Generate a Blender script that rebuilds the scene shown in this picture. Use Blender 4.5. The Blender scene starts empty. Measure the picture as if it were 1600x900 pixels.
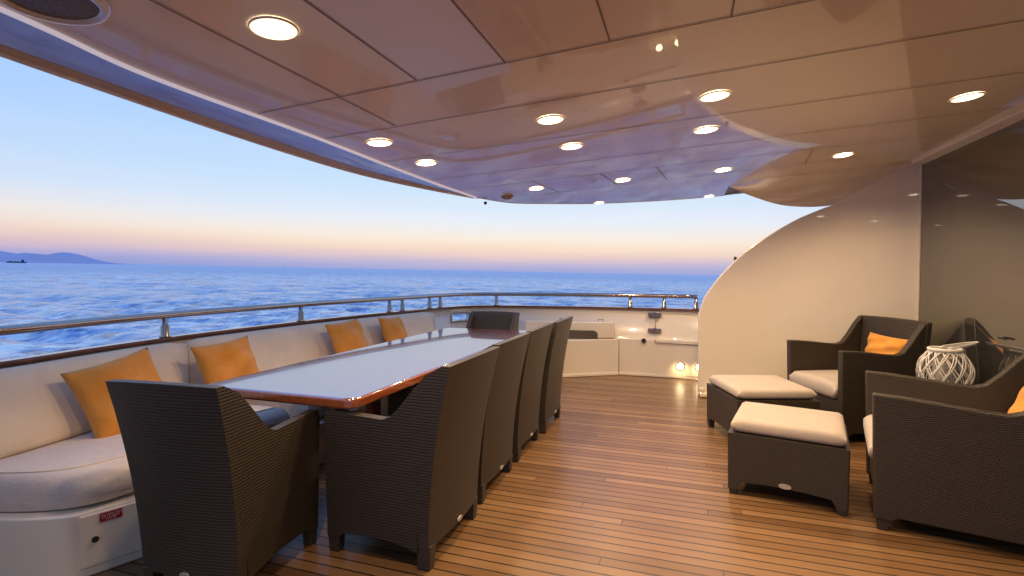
import bpy, bmesh, math, random
import numpy as np
from mathutils import Vector, Matrix
random.seed(7); rng = np.random.default_rng(7)
sc = bpy.context.scene
col = sc.collection
PI = math.pi
R = math.radians

# ------------------------------------------------------------------ camera
F = 790.0
yaw = math.atan(267 / 790.0)
pit = math.atan(24 / 790.0)
cd = bpy.data.cameras.new('camera')
cam = bpy.data.objects.new('camera', cd); col.objects.link(cam)
cam.location = (0, 0, 1.317)
cam.rotation_euler = (PI / 2 - pit, 0, yaw)
cd.sensor_width = 36.0; cd.lens = 36.0 * F / 1600.0
cd.clip_start = 0.02; cd.clip_end = 60000
sc.camera = cam
sc.view_settings.view_transform = 'Standard'; sc.view_settings.look = 'None'
sc.view_settings.exposure = 0; sc.view_settings.gamma = 1
sc.cycles.use_denoising = True
sc.cycles.max_bounces = 8; sc.cycles.diffuse_bounces = 4; sc.cycles.glossy_bounces = 4
sc.cycles.sample_clamp_indirect = 6
sc.cycles.caustics_reflective = False; sc.cycles.caustics_refractive = False
SEA_N = Vector((0.019035, 0.003576, 0.999812)).normalized()   # the yacht heels a degree

# ------------------------------------------------------------------ materials
def lin(r, g, b):
    f = lambda c: ((c / 255 + .055) / 1.055) ** 2.4 if c / 255 > .04045 else c / 255 / 12.92
    return (f(r), f(g), f(b), 1)
def mat(name):
    m = bpy.data.materials.new(name); m.use_nodes = True
    nt = m.node_tree
    return m, nt, nt.nodes['Principled BSDF']
def N(nt, t, **kw):
    n = nt.nodes.new(t)
    for k, v in kw.items(): setattr(n, k, v)
    return n
def L(nt, a, b): nt.links.new(a, b)
def math_(nt, op, a, b=None, c=None):
    n = N(nt, 'ShaderNodeMath', operation=op)
    for i, v in enumerate((a, b, c)):
        if v is None: continue
        if isinstance(v, (int, float)): n.inputs[i].default_value = v
        else: L(nt, v, n.inputs[i])
    return n.outputs[0]
def noise(nt, vec, scale, detail=4, rough=.55):
    n = N(nt, 'ShaderNodeTexNoise'); n.inputs['Scale'].default_value = scale
    n.inputs['Detail'].default_value = detail; n.inputs['Roughness'].default_value = rough
    if vec is not None: L(nt, vec, n.inputs['Vector'])
    return n.outputs['Fac']
def ramp(nt, fac, stops):
    n = N(nt, 'ShaderNodeValToRGB')
    e = n.color_ramp.elements
    while len(e) < len(stops): e.new(.5)
    for k, (p, c) in enumerate(stops):
        e[k].position = p; e[k].color = c if len(c) == 4 else (*c, 1)
    L(nt, fac, n.inputs[0]); return n.outputs[0]
def ramp_val(nt, v, a, b):
    mr = N(nt, 'ShaderNodeMapRange'); L(nt, v, mr.inputs[0]); mr.inputs[1].default_value = a; mr.inputs[2].default_value = b
    return mr.outputs[0]
def bump(nt, h, strength, dist, bsdf, slot='Normal'):
    b = N(nt, 'ShaderNodeBump'); b.inputs['Strength'].default_value = strength
    b.inputs['Distance'].default_value = dist
    L(nt, h, b.inputs['Height']); L(nt, b.outputs[0], bsdf.inputs[slot]); return b
def objc(nt): return N(nt, 'ShaderNodeTexCoord').outputs['Object']

def simple(name, c, rough=.5, metal=0., coat=0., var=.06, scale=6., bumpd=0., bscale=40., spec=.5, ior=1.5, cior=1.5, crough=.03):
    m, nt, p = mat(name)
    co = objc(nt)
    nz = noise(nt, co, scale)
    c0 = tuple(max(0, x * (1 - var)) for x in c[:3]); c1 = tuple(min(1, x * (1 + var)) for x in c[:3])
    L(nt, ramp(nt, nz, [(.3, c0), (.7, c1)]), p.inputs['Base Color'])
    p.inputs['Roughness'].default_value = rough; p.inputs['Metallic'].default_value = metal
    p.inputs['IOR'].default_value = ior; p.inputs['Specular IOR Level'].default_value = spec
    p.inputs['Coat Weight'].default_value = coat; p.inputs['Coat IOR'].default_value = cior
    p.inputs['Coat Roughness'].default_value = crough
    if bumpd: bump(nt, noise(nt, co, bscale, 3), .5, bumpd, p)
    return m

GEL = simple('gelcoat', (.82, .74, .61), .26, coat=.9, var=.03, scale=2.5, bumpd=.0015, bscale=3.)
CEIL = simple('ceiling gelcoat', (.86, .77, .66), .3, coat=.62, cior=1.5, spec=.25, crough=.02, var=.03, scale=1.5, bumpd=.004, bscale=1.6)
SEAM = simple('panel joint', (.24, .165, .11), .5)
STEEL = simple('polished steel', (.50, .42, .37), .17, metal=1., var=.05, scale=20)
TEAKCAP = simple('varnished teak', (.16, .05, .02), .3, coat=.8, var=.3, scale=12)
DARK = simple('dark rubber', (.02, .018, .016), .5)
BLACKM = simple('painted recess shade', (.10, .075, .055), .6)
RED = simple('red sticker', (.35, .012, .02), .4)
WHITEP = simple('white lacquer', (.80, .78, .74), .45)
TAGM = simple('satin metal tag', (.6, .56, .5), .35, metal=.5)
HULL = simple('ship hull paint', (.05, .07, .16), .7)

def fabric(name, c, var=.08, crease=.006, weave=900.):
    m, nt, p = mat(name)
    co = objc(nt)
    a = noise(nt, co, 5., 5, .6)
    w = noise(nt, co, weave, 2)
    L(nt, ramp(nt, a, [(.25, tuple(x * (1 - var) for x in c)), (.75, tuple(min(1, x * (1 + var)) for x in c))]), p.inputs['Base Color'])
    p.inputs['Roughness'].default_value = .85
    p.inputs['Sheen Weight'].default_value = .15
    h = math_(nt, 'ADD', a, math_(nt, 'MULTIPLY', w, .08))
    bump(nt, h, .55, crease * 3, p)
    return m
CREAM = fabric('cream upholstery', (.76, .63, .47))
SEATF = fabric('seat upholstery', (.72, .62, .53), crease=.014)
PALE = fabric('pale cushion cloth', (.50, .435, .375), crease=.004)
ORANGE = fabric('orange cushion cloth', (.66, .27, .035), var=.14, crease=.012)
AMBER = fabric('amber cushion cloth', (.78, .34, .05), var=.12, crease=.010)

def wicker(name, dark, light, per=.0105):
    m, nt, p = mat(name)
    co = objc(nt)
    s = N(nt, 'ShaderNodeSeparateXYZ'); L(nt, co, s.inputs[0])
    wob = math_(nt, 'MULTIPLY', noise(nt, co, 11., 3), .011)
    z = math_(nt, 'ADD', s.outputs[2], wob)
    h = math_(nt, 'ADD', math_(nt, 'ADD', s.outputs[0], s.outputs[1]), wob)
    row = math_(nt, 'FLOOR', math_(nt, 'DIVIDE', z, per))
    v = math_(nt, 'ABSOLUTE', math_(nt, 'SINE', math_(nt, 'MULTIPLY', z, PI / per)))
    ph = math_(nt, 'ADD', math_(nt, 'MULTIPLY', h, PI / .013), math_(nt, 'MULTIPLY', row, PI / 2))
    a = math_(nt, 'ABSOLUTE', math_(nt, 'SINE', ph))
    hh = math_(nt, 'MULTIPLY', v, math_(nt, 'ADD', math_(nt, 'MULTIPLY', a, .5), .5))
    n1 = noise(nt, co, 3.5, 4)
    n2 = noise(nt, co, 160., 2)
    mix = math_(nt, 'ADD', math_(nt, 'MULTIPLY', hh, .75), math_(nt, 'MULTIPLY', math_(nt, 'ADD', n1, math_(nt, 'SUBTRACT', n2, .5)), .35))
    L(nt, ramp(nt, mix, [(.12, dark), (.95, light)]), p.inputs['Base Color'])
    p.inputs['Roughness'].default_value = .48
    bump(nt, hh, .6, .0026, p)
    return m
WICK = wicker('brown wicker', (.023, .0175, .013), (.058, .046, .034), .0135)
WICKA = wicker('brown lounge wicker', (.019, .014, .010), (.058, .042, .029), .0105)

def varnish(name='varnished mahogany', k=1., ci=2.2):
    m, nt, p = mat(name)
    co = objc(nt)
    mp = N(nt, 'ShaderNodeMapping'); mp.inputs['Scale'].default_value = (14, 1.2, 14); L(nt, co, mp.inputs[0])
    g = noise(nt, mp.outputs[0], 3., 6, .65)
    L(nt, ramp(nt, g, [(.25, (.20 * k, .040 * k, .012 * k)), (.55, (.38 * k, .095 * k, .024 * k)), (.8, (.52 * k, .15 * k, .04 * k))]), p.inputs['Base Color'])
    p.inputs['Roughness'].default_value = .25
    p.inputs['Coat Weight'].default_value = 1; p.inputs['Coat IOR'].default_value = ci; L(nt, ramp_val(nt, noise(nt, co, 3., 4), .35, .8), p.inputs['Coat Roughness'])
    mrr = p.inputs['Coat Roughness'].links[0].from_node; mrr.inputs[3].default_value = .02; mrr.inputs[4].default_value = .085
    return m
MAHO = varnish()
MAHO_TOP = varnish('dark varnished mahogany', .5, 7.5)

def teak_floor():
    m, nt, p = mat('teak deck planks')
    co = objc(nt)
    s = N(nt, 'ShaderNodeSeparateXYZ'); L(nt, co, s.inputs[0])
    per = .066
    yy = math_(nt, 'DIVIDE', s.outputs[1], per)
    row = math_(nt, 'FLOOR', yy); fr = math_(nt, 'FRACT', yy)
    rnd = N(nt, 'ShaderNodeTexWhiteNoise', noise_dimensions='1D'); L(nt, row, rnd.inputs['W'])
    # board ends at random places along each plank
    xs = math_(nt, 'ADD', math_(nt, 'DIVIDE', s.outputs[0], 4.6), math_(nt, 'MULTIPLY', rnd.outputs['Value'], 7.3))
    bi = math_(nt, 'FLOOR', xs); bf = math_(nt, 'FRACT', xs)
    r2 = N(nt, 'ShaderNodeTexWhiteNoise', noise_dimensions='2D')
    cmb = N(nt, 'ShaderNodeCombineXYZ'); L(nt, row, cmb.inputs[0]); L(nt, bi, cmb.inputs[1]); L(nt, cmb.outputs[0], r2.inputs['Vector'])
    mp = N(nt, 'ShaderNodeMapping'); mp.inputs['Scale'].default_value = (1.5, 40, 1); L(nt, co, mp.inputs[0])
    off = N(nt, 'ShaderNodeVectorMath', operation='ADD'); L(nt, mp.outputs[0], off.inputs[0]); L(nt, r2.outputs['Color'], off.inputs[1])
    g = noise(nt, off.outputs[0], 2.6, 6, .65)
    big = noise(nt, co, 1.1, 3)
    t = math_(nt, 'ADD', math_(nt, 'MULTIPLY', r2.outputs['Value'], .38), math_(nt, 'ADD', math_(nt, 'MULTIPLY', g, .45), math_(nt, 'MULTIPLY', big, .3)))
    wood = ramp(nt, t, [(.25, (.135, .068, .029)), (.55, (.222, .120, .052)), (.85, (.33, .19, .088))])
    e1 = math_(nt, 'LESS_THAN', fr, .135)
    e2 = math_(nt, 'MULTIPLY', math_(nt, 'LESS_THAN', bf, .0014), .6)
    cau = math_(nt, 'MAXIMUM', e1, e2)
    mx = N(nt, 'ShaderNodeMixRGB'); L(nt, cau, mx.inputs[0]); L(nt, wood, mx.inputs[1]); mx.inputs[2].default_value = (.036, .022, .013, 1)
    L(nt, mx.outputs[0], p.inputs['Base Color'])
    rr = math_(nt, 'ADD', math_(nt, 'MULTIPLY', g, .16), .27)
    L(nt, rr, p.inputs['Roughness'])
    hgt = math_(nt, 'SUBTRACT', math_(nt, 'MULTIPLY', g, .25), math_(nt, 'MULTIPLY', cau, .6))
    bump(nt, hgt, .5, .0025, p)
    return m
TEAK = teak_floor()

def dark_glass():
    m, nt, p = mat('tinted glass')
    p.inputs['Base Color'].default_value = (.036, .035, .033, 1)
    p.inputs['Roughness'].default_value = .02
    p.inputs['IOR'].default_value = 2.75
    bump(nt, noise(nt, objc(nt), .9, 2), .25, .004, p)
    return m
GLASS = dark_glass()

def emis(name, c, s):
    m, nt, p = mat(name)
    p.inputs['Base Color'].default_value = (.8, .75, .65, 1)
    p.inputs['Emission Color'].default_value = (*c, 1); p.inputs['Emission Strength'].default_value = s
    return m
LENS = emis('lit lamp lens', (1., .86, .62), 14.)
def lens_gradient():
    nt = LENS.node_tree; p = nt.nodes['Principled BSDF']
    ln = N(nt, 'ShaderNodeVectorMath', operation='LENGTH'); L(nt, objc(nt), ln.inputs[0])
    mr = N(nt, 'ShaderNodeMapRange', interpolation_type='SMOOTHSTEP'); L(nt, ln.outputs['Value'], mr.inputs[0])
    for i, v in enumerate((.030, .066, 18., 1.6)): mr.inputs[i + 1].default_value = v
    L(nt, mr.outputs[0], p.inputs['Emission Strength'])
    L(nt, ramp(nt, ln.outputs['Value'], [(.035, (1., .88, .66)), (.066, (1., .66, .34))]), p.inputs['Emission Color'])
lens_gradient()

# ------------------------------------------------------------------ mesh helpers
class MB:
    def __init__(s): s.v = []; s.f = []; s.m = []; s.sm = []
    def add(s, vs, fs, mi=0, smooth=False):
        o = len(s.v); s.v += [tuple(v) for v in vs]
        for f in fs: s.f.append([i + o for i in f]); s.m.append(mi); s.sm.append(smooth)
    def box(s, a, b, mi=0, top=1.0, M=None):
        (x0, y0, z0), (x1, y1, z1) = a, b
        vs = [Vector(c) for c in ((x0, y0, z0), (x1, y0, z0), (x1, y1, z0), (x0, y1, z0), (x0, y0, z1), (x1, y0, z1), (x1, y1, z1), (x0, y1, z1))]
        if M: vs = [M @ v for v in vs]
        s.add(vs, [(0, 3, 2, 1), (4, 5, 6, 7), (0, 1, 5, 4), (1, 2, 6, 5), (2, 3, 7, 6), (3, 0, 4, 7)], mi)
    def tube(s, pts, r, n=10, mi=0, closed=False, caps=True):
        pts = [Vector(p) for p in pts]; k = len(pts); rs = r if isinstance(r, (list, tuple)) else [r] * k
        rings = []; up = None
        for i, p in enumerate(pts):
            if closed: d = pts[(i + 1) % k] - pts[i - 1]
            else: d = pts[min(i + 1, k - 1)] - pts[max(i - 1, 0)]
            d.normalize()
            if up is None:
                up = Vector((0, 0, 1)) if abs(d.z) < .9 else Vector((1, 0, 0))
            a = d.cross(up)
            if a.length < 1e-5: a = d.cross(Vector((1, 0, 0)))
            a.normalize(); b = a.cross(d).normalized(); up = b
            rings.append([p + (a * math.cos(2 * PI * j / n) + b * math.sin(2 * PI * j / n)) * rs[i] for j in range(n)])
        fs = []
        for i in range(k if closed else k - 1):
            i2 = (i + 1) % k
            for j in range(n):
                fs.append((i * n + j, i * n + (j + 1) % n, i2 * n + (j + 1) % n, i2 * n + j))
        s.add([q for r_ in rings for q in r_], fs, mi, True)
        if caps and not closed:
            o = len(s.v) - k * n
            s.f.append([o + j for j in range(n)][::-1]); s.m.append(mi); s.sm.append(False)
            s.f.append([o + (k - 1) * n + j for j in range(n)]); s.m.append(mi); s.sm.append(False)
    def lathe(s, prof, n=24, mi=0, c=(0, 0, 0), smooth=True):
        vs = []; fs = []
        for (r, z) in prof:
            for j in range(n): vs.append((c[0] + r * math.cos(2 * PI * j / n), c[1] + r * math.sin(2 * PI * j / n), c[2] + z))
        for i in range(len(prof) - 1):
            for j in range(n): fs.append((i * n + j, i * n + (j + 1) % n, (i + 1) * n + (j + 1) % n, (i + 1) * n + j))
        s.add(vs, fs, mi, smooth)
    def grid(s, P, mi=0, smooth=True, flip=False):
        a = len(P); b = len(P[0]); fs = []
        for i in range(a - 1):
            for j in range(b - 1):
                q = (i * b + j, i * b + j + 1, (i + 1) * b + j + 1, (i + 1) * b + j)
                fs.append(q[::-1] if flip else q)
        s.add([p for r_ in P for p in r_], fs, mi, smooth)
    def prism(s, poly, z0, z1, mi=0):
        n = len(poly)
        vs = [(x, y, z0) for x, y in poly] + [(x, y, z1) for x, y in poly]
        fs = [tuple(range(n))[::-1], tuple(range(n, 2 * n))] + [(i, (i + 1) % n, n + (i + 1) % n, n + i) for i in range(n)]
        s.add(vs, fs, mi)
    def extrude_x(s, poly, x0, x1, mi=0):      # poly of (y, z), extruded along x
        n = len(poly)
        vs = [(x0, y, z) for y, z in poly] + [(x1, y, z) for y, z in poly]
        fs = [tuple(range(n)), tuple(range(n, 2 * n))[::-1]] + [(i, n + i, n + (i + 1) % n, (i + 1) % n) for i in range(n)]
        s.add(vs, fs, mi)
    def build(s, name, mats, parent=None, bevel=0, seg=2, sub=0, weld=True):
        me = bpy.data.meshes.new(name)
        me.from_pydata([tuple(v) for v in s.v], [], s.f)
        for m in (mats if isinstance(mats, (list, tuple)) else [mats]): me.materials.append(m)
        me.polygons.foreach_set('material_index', s.m); me.polygons.foreach_set('use_smooth', s.sm)
        bm = bmesh.new(); bm.from_mesh(me)
        if weld: bmesh.ops.remove_doubles(bm, verts=bm.verts, dist=1e-5)
        bmesh.ops.recalc_face_normals(bm, faces=bm.faces)
        bm.to_mesh(me); bm.free()
        o = bpy.data.objects.new(name, me); col.objects.link(o)
        if parent: o.parent = parent
        if bevel:
            b = o.modifiers.new('bevel', 'BEVEL'); b.width = bevel; b.segments = seg; b.limit_method = 'ANGLE'; b.angle_limit = R(40)
            for pl in me.polygons: pl.use_smooth = True
            w = o.modifiers.new('wn', 'WEIGHTED_NORMAL'); w.keep_sharp = False
        if sub:
            b = o.modifiers.new('sub', 'SUBSURF'); b.levels = sub; b.render_levels = sub
        return o
def tag(o, label, cat, group=None):
    o['label'] = label; o['category'] = cat
    if group: o['group'] = group
    return o
def thing(name, label, cat, loc=(0, 0, 0), rz=0, group=None):
    o = bpy.data.objects.new(name, None); col.objects.link(o); o.empty_display_size = .1
    o.location = loc; o.rotation_euler = (0, 0, rz)
    return tag(o, label, cat, group)
def struct(o): o['kind'] = 'structure'; return o
def copy_tree(o, parent=None):
    c = o.copy(); col.objects.link(c)
    if parent: c.parent = parent
    for ch in list(o.children): copy_tree(ch, c)
    return c
def catmull(pts, per=8):
    pts = [Vector(p) for p in pts]; out = []
    for i in range(len(pts) - 1):
        p0 = pts[max(i - 1, 0)]; p1 = pts[i]; p2 = pts[i + 1]; p3 = pts[min(i + 2, len(pts) - 1)]
        for k in range(per):
            t = k / per
            out.append(.5 * ((2 * p1) + (p2 - p0) * t + (2 * p0 - 5 * p1 + 4 * p2 - p3) * t * t + (3 * p1 - p0 - 3 * p2 + p3) * t ** 3))
    out.append(pts[-1]); return out

# ------------------------------------------------------------------ world: clear dusk sky, tilted with the sea horizon
w = bpy.data.worlds.new('World'); sc.world = w; w.use_nodes = True
nt = w.node_tree; bg = nt.nodes['Background']
tc = N(nt, 'ShaderNodeTexCoord')
dt = N(nt, 'ShaderNodeVectorMath', operation='DOT_PRODUCT'); L(nt, tc.outputs['Generated'], dt.inputs[0]); dt.inputs[1].default_value = SEA_N
el = math_(nt, 'MULTIPLY', math_(nt, 'ARCSINE', dt.outputs['Value']), 180 / PI)
hm = N(nt, 'ShaderNodeMapping'); hm.inputs['Scale'].default_value = (2.2, 2.2, 34.); L(nt, tc.outputs['Generated'], hm.inputs[0])
el = math_(nt, 'ADD', el, math_(nt, 'MULTIPLY', math_(nt, 'SUBTRACT', noise(nt, hm.outputs[0], 1.0, 4, .55), .5), math_(nt, 'ADD', .9, math_(nt, 'MULTIPLY', el, .11))))
hz = N(nt, 'ShaderNodeVectorMath', operation='DOT_PRODUCT'); L(nt, tc.outputs['Generated'], hz.inputs[0])
ga = yaw - R(2); hz.inputs[1].default_value = (-math.sin(ga), math.cos(ga), 0)
fac = math_(nt, 'DIVIDE', math_(nt, 'ADD', el, 2), 92.)
P_ = lambda e: (e + 2) / 92.
warm = ramp(nt, fac, [(0, lin(140, 146, 205)), (P_(.1), lin(168, 172, 218)), (P_(.75), lin(190, 184, 216)), (P_(1.5), lin(228, 202, 205)), (P_(2.4), lin(249, 222, 200)),
                      (P_(3.6), lin(252, 238, 222)), (P_(5.4), lin(234, 240, 250)), (P_(9), lin(205, 230, 254)), (P_(16), lin(176, 213, 255)), (P_(26), lin(150, 194, 253)),
                      (P_(45), lin(134, 178, 246)), (P_(90), lin(112, 152, 232))])
cool = ramp(nt, fac, [(0, lin(120, 140, 200)), (P_(.1), lin(128, 148, 215)), (P_(1), lin(168, 168, 218)), (P_(1.8), lin(212, 186, 203)), (P_(2.8), lin(238, 212, 204)),
                      (P_(4.4), lin(238, 230, 226)), (P_(7), lin(206, 224, 250)), (P_(13), lin(178, 211, 255)), (P_(20), lin(156, 199, 255)), (P_(32), lin(136, 182, 250)),
                      (P_(50), lin(124, 168, 242)), (P_(90), lin(108, 146, 228))])
mp = N(nt, 'ShaderNodeMapRange'); L(nt, hz.outputs['Value'], mp.inputs[0]); mp.inputs[1].default_value = .55; mp.inputs[2].default_value = .97
mx = N(nt, 'ShaderNodeMixRGB'); L(nt, mp.outputs[0], mx.inputs[0]); L(nt, cool, mx.inputs[1]); L(nt, warm, mx.inputs[2])
mb_ = N(nt, 'ShaderNodeMapRange', interpolation_type='SMOOTHSTEP'); L(nt, hz.outputs['Value'], mb_.inputs[0]); mb_.inputs[1].default_value = -.55; mb_.inputs[2].default_value = .45
mb_.inputs[3].default_value = .75; mb_.inputs[4].default_value = 1.
mv = N(nt, 'ShaderNodeMixRGB', blend_type='MULTIPLY'); mv.inputs[0].default_value = 1; L(nt, mx.outputs[0], mv.inputs[1]); L(nt, mb_.outputs[0], mv.inputs[2])
L(nt, mv.outputs[0], bg.inputs['Color']); bg.inputs['Strength'].default_value = 1.0

# ------------------------------------------------------------------ sea
def sea_frame():
    f = Vector((-math.sin(yaw), math.cos(yaw), 0)); f = (f - SEA_N * f.dot(SEA_N)).normalized()
    r = f.cross(SEA_N).normalized()
    M = Matrix((r, f, SEA_N)).transposed().to_4x4()
    M.translation = Vector((0, 0, 1.317)) - SEA_N * 7.0
    return M
SEA_M = sea_frame()
def sea_mat():
    m, nt, p = mat('sea water')
    co = objc(nt)
    geo = N(nt, 'ShaderNodeCameraData')
    ln = N(nt, 'ShaderNodeVectorMath', operation='LENGTH'); L(nt, co, ln.inputs[0])
    d = ln.outputs['Value']
    at = N(nt, 'ShaderNodeAttribute', attribute_name='foam')
    mpg = N(nt, 'ShaderNodeMapping'); mpg.inputs['Scale'].default_value = (1.1, .9, 1); L(nt, co, mpg.inputs[0])
    n1 = noise(nt, mpg.outputs[0], .9, 5, .6)
    n2 = noise(nt, mpg.outputs[0], .16, 5, .6)
    n3 = noise(nt, mpg.outputs[0], .028, 5, .6)
    n4 = noise(nt, mpg.outputs[0], .07, 4, .6)
    h = math_(nt, 'ADD', math_(nt, 'MULTIPLY', n1, .35), math_(nt, 'ADD', math_(nt, 'MULTIPLY', n2, 1.5), math_(nt, 'ADD', math_(nt, 'MULTIPLY', n3, 7.), math_(nt, 'MULTIPLY', n4, 3.5))))
    b = bump(nt, h, .8, .8, p)
    nf = noise(nt, co, .55, 6, .7)
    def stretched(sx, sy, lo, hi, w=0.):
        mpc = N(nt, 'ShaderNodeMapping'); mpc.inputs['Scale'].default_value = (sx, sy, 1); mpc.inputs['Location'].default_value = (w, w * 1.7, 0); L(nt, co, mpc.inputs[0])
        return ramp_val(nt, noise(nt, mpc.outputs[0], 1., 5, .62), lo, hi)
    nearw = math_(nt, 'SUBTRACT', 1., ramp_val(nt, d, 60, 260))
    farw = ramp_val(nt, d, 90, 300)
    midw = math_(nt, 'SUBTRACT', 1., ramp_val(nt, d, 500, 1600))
    cap = math_(nt, 'MAXIMUM', math_(nt, 'MULTIPLY', stretched(.42, .20, .46, .60), nearw),  # pale sky glints painted into the water colour
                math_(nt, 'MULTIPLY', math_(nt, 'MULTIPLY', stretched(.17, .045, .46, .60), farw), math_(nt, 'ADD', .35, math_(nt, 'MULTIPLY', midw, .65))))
    wave_shade = math_(nt, 'MAXIMUM', math_(nt, 'MULTIPLY', stretched(.36, .22, .48, .58, 31.), nearw), math_(nt, 'MULTIPLY', math_(nt, 'MULTIPLY', stretched(.13, .05, .48, .58, 57.), farw), midw))  # dark wave faces painted in as shade between the glints
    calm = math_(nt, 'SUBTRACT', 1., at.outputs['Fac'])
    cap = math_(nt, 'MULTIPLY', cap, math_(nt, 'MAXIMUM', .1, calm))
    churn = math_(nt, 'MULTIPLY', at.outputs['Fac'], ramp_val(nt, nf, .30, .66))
    m1 = N(nt, 'ShaderNodeMixRGB'); L(nt, wave_shade, m1.inputs[0]); m1.inputs[1].default_value = (.26, .43, .80, 1); m1.inputs[2].default_value = (.045, .11, .36, 1)
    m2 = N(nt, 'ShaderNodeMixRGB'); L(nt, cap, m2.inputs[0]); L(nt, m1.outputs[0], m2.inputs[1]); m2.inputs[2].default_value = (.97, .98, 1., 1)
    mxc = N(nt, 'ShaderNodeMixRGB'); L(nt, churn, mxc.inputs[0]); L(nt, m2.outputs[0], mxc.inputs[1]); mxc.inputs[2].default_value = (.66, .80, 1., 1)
    foam = math_(nt, 'MAXIMUM', churn, math_(nt, 'MULTIPLY', cap, .4))  # wake foam plus the painted glints, for roughness
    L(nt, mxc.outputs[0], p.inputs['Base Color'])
    p.inputs['IOR'].default_value = 1.75
    L(nt, math_(nt, 'ADD', .2, math_(nt, 'MULTIPLY', cap, .6)), p.inputs['Metallic'])
    mr = N(nt, 'ShaderNodeMapRange'); L(nt, d, mr.inputs[0]); mr.inputs[1].default_value = 20; mr.inputs[2].default_value = 600
    mr.inputs[3].default_value = .10; mr.inputs[4].default_value = .32
    L(nt, math_(nt, 'ADD', mr.outputs[0], math_(nt, 'MULTIPLY', foam, .5)), p.inputs['Roughness'])
    return m
def build_sea():
    nr, na = 720, 660
    rr = np.exp(np.linspace(math.log(11.0), math.log(26000.0), nr)); aa = np.linspace(R(-80), R(80), na)
    Rg, Ag = np.meshgrid(rr, aa, indexing='ij')
    X = Rg * np.sin(Ag); Y = Rg * np.cos(Ag)
    cell = np.maximum(Rg * (math.log(26000 / 11.) / nr), Rg * R(160) / na)
    Z = np.zeros_like(X)
    wind = R(264)
    for k in range(72):
        lam = math.exp(rng.uniform(math.log(.9), math.log(14)))
        th = wind + rng.normal(0, .48)
        kx, ky = 2 * PI / lam * math.cos(th), 2 * PI / lam * math.sin(th)
        amp = .0085 * lam ** .80 * rng.uniform(.5, 1.3)
        ph = rng.uniform(0, 2 * PI)
        fade = np.clip((lam / cell - 1.8) / 2.5, 0, 1)
        s = np.sin(kx * X + ky * Y + ph)
        Z += amp * fade * (s + .28 * (1 - np.abs(s)) ** 2 * 1.6 - .25)
    # wake churned up on the left, running away astern
    ux = X + 15.5 + .42 * (Y - 20)           # distance right of the wake's centre line
    wd = 6.5 + .14 * (Y - 15)
    foam = .9 * np.clip(1.35 - np.abs(ux) / np.maximum(wd, 1), 0, 1) * np.clip((62 - Y) / 26., 0, 1) * np.clip((Y - 8) / 6., 0, 1)
    for k in range(40):
        lam = rng.uniform(1.0, 4.2); th = rng.uniform(0, 2 * PI)
        Z += foam * .05 * lam ** .8 * np.sin(2 * PI / lam * (math.cos(th) * X + math.sin(th) * Y) + rng.uniform(0, 6.28)) * np.clip((lam / cell - 2) / 3, 0, 1)
    Z += foam * .35
    vs = np.stack([X, Y, Z], -1).reshape(-1, 3).astype(np.float32)
    i = np.arange(nr - 1)[:, None] * na + np.arange(na - 1)[None, :]
    q = np.stack([i, i + na, i + na + 1, i + 1], -1).reshape(-1, 4)[:, ::-1].astype(np.int32)
    me = bpy.data.meshes.new('sea')
    me.vertices.add(len(vs)); me.vertices.foreach_set('co', vs.ravel())
    me.loops.add(q.size); me.loops.foreach_set('vertex_index', q.ravel())
    me.polygons.add(len(q)); me.polygons.foreach_set('loop_start', np.arange(0, q.size, 4, dtype=np.int32))
    me.polygons.foreach_set('loop_total', np.full(len(q), 4, dtype=np.int32))
    me.update(); me.validate()
    me.polygons.foreach_set('use_smooth', np.ones(len(q), dtype=bool))
    a = me.attributes.new('foam', 'FLOAT', 'POINT'); a.data.foreach_set('value', foam.ravel().astype(np.float32))
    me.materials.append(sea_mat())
    o = bpy.data.objects.new('sea', me); col.objects.link(o); o.matrix_world = SEA_M; struct(o)
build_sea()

def hill():
    m, nt, p = mat('hazy hillside')
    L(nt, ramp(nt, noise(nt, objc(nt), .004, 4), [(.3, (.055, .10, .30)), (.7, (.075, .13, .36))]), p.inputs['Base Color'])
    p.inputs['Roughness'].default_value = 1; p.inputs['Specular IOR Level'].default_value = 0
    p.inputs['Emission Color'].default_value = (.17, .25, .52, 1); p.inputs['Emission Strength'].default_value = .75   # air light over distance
    mb = MB()
    prof = [(-1500, 0), (-1300, 150), (-1000, 210), (-830, 165), (-640, 135), (-500, 108), (-430, 118), (-330, 112), (-230, 104), (-150, 128), (-60, 138), (30, 124), (130, 96), (230, 60), (320, 36), (420, 18), (520, 11), (640, 5), (700, 0)]
    pr = catmull([(x, 0, z) for x, z in prof], 4)
    P = []
    for t, hgt in ((-380, 0), (-200, .55), (-60, .9), (0, 1), (160, .8), (500, 0)):
        P.append([(q.x, t, max(0, q.z) * hgt + (random.uniform(-4, 4) if 0 < hgt < 1 else 0) - 3) for q in pr])
    mb.grid(P)
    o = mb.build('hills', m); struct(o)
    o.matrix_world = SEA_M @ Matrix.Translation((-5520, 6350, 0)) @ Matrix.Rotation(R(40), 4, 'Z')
hill()

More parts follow.
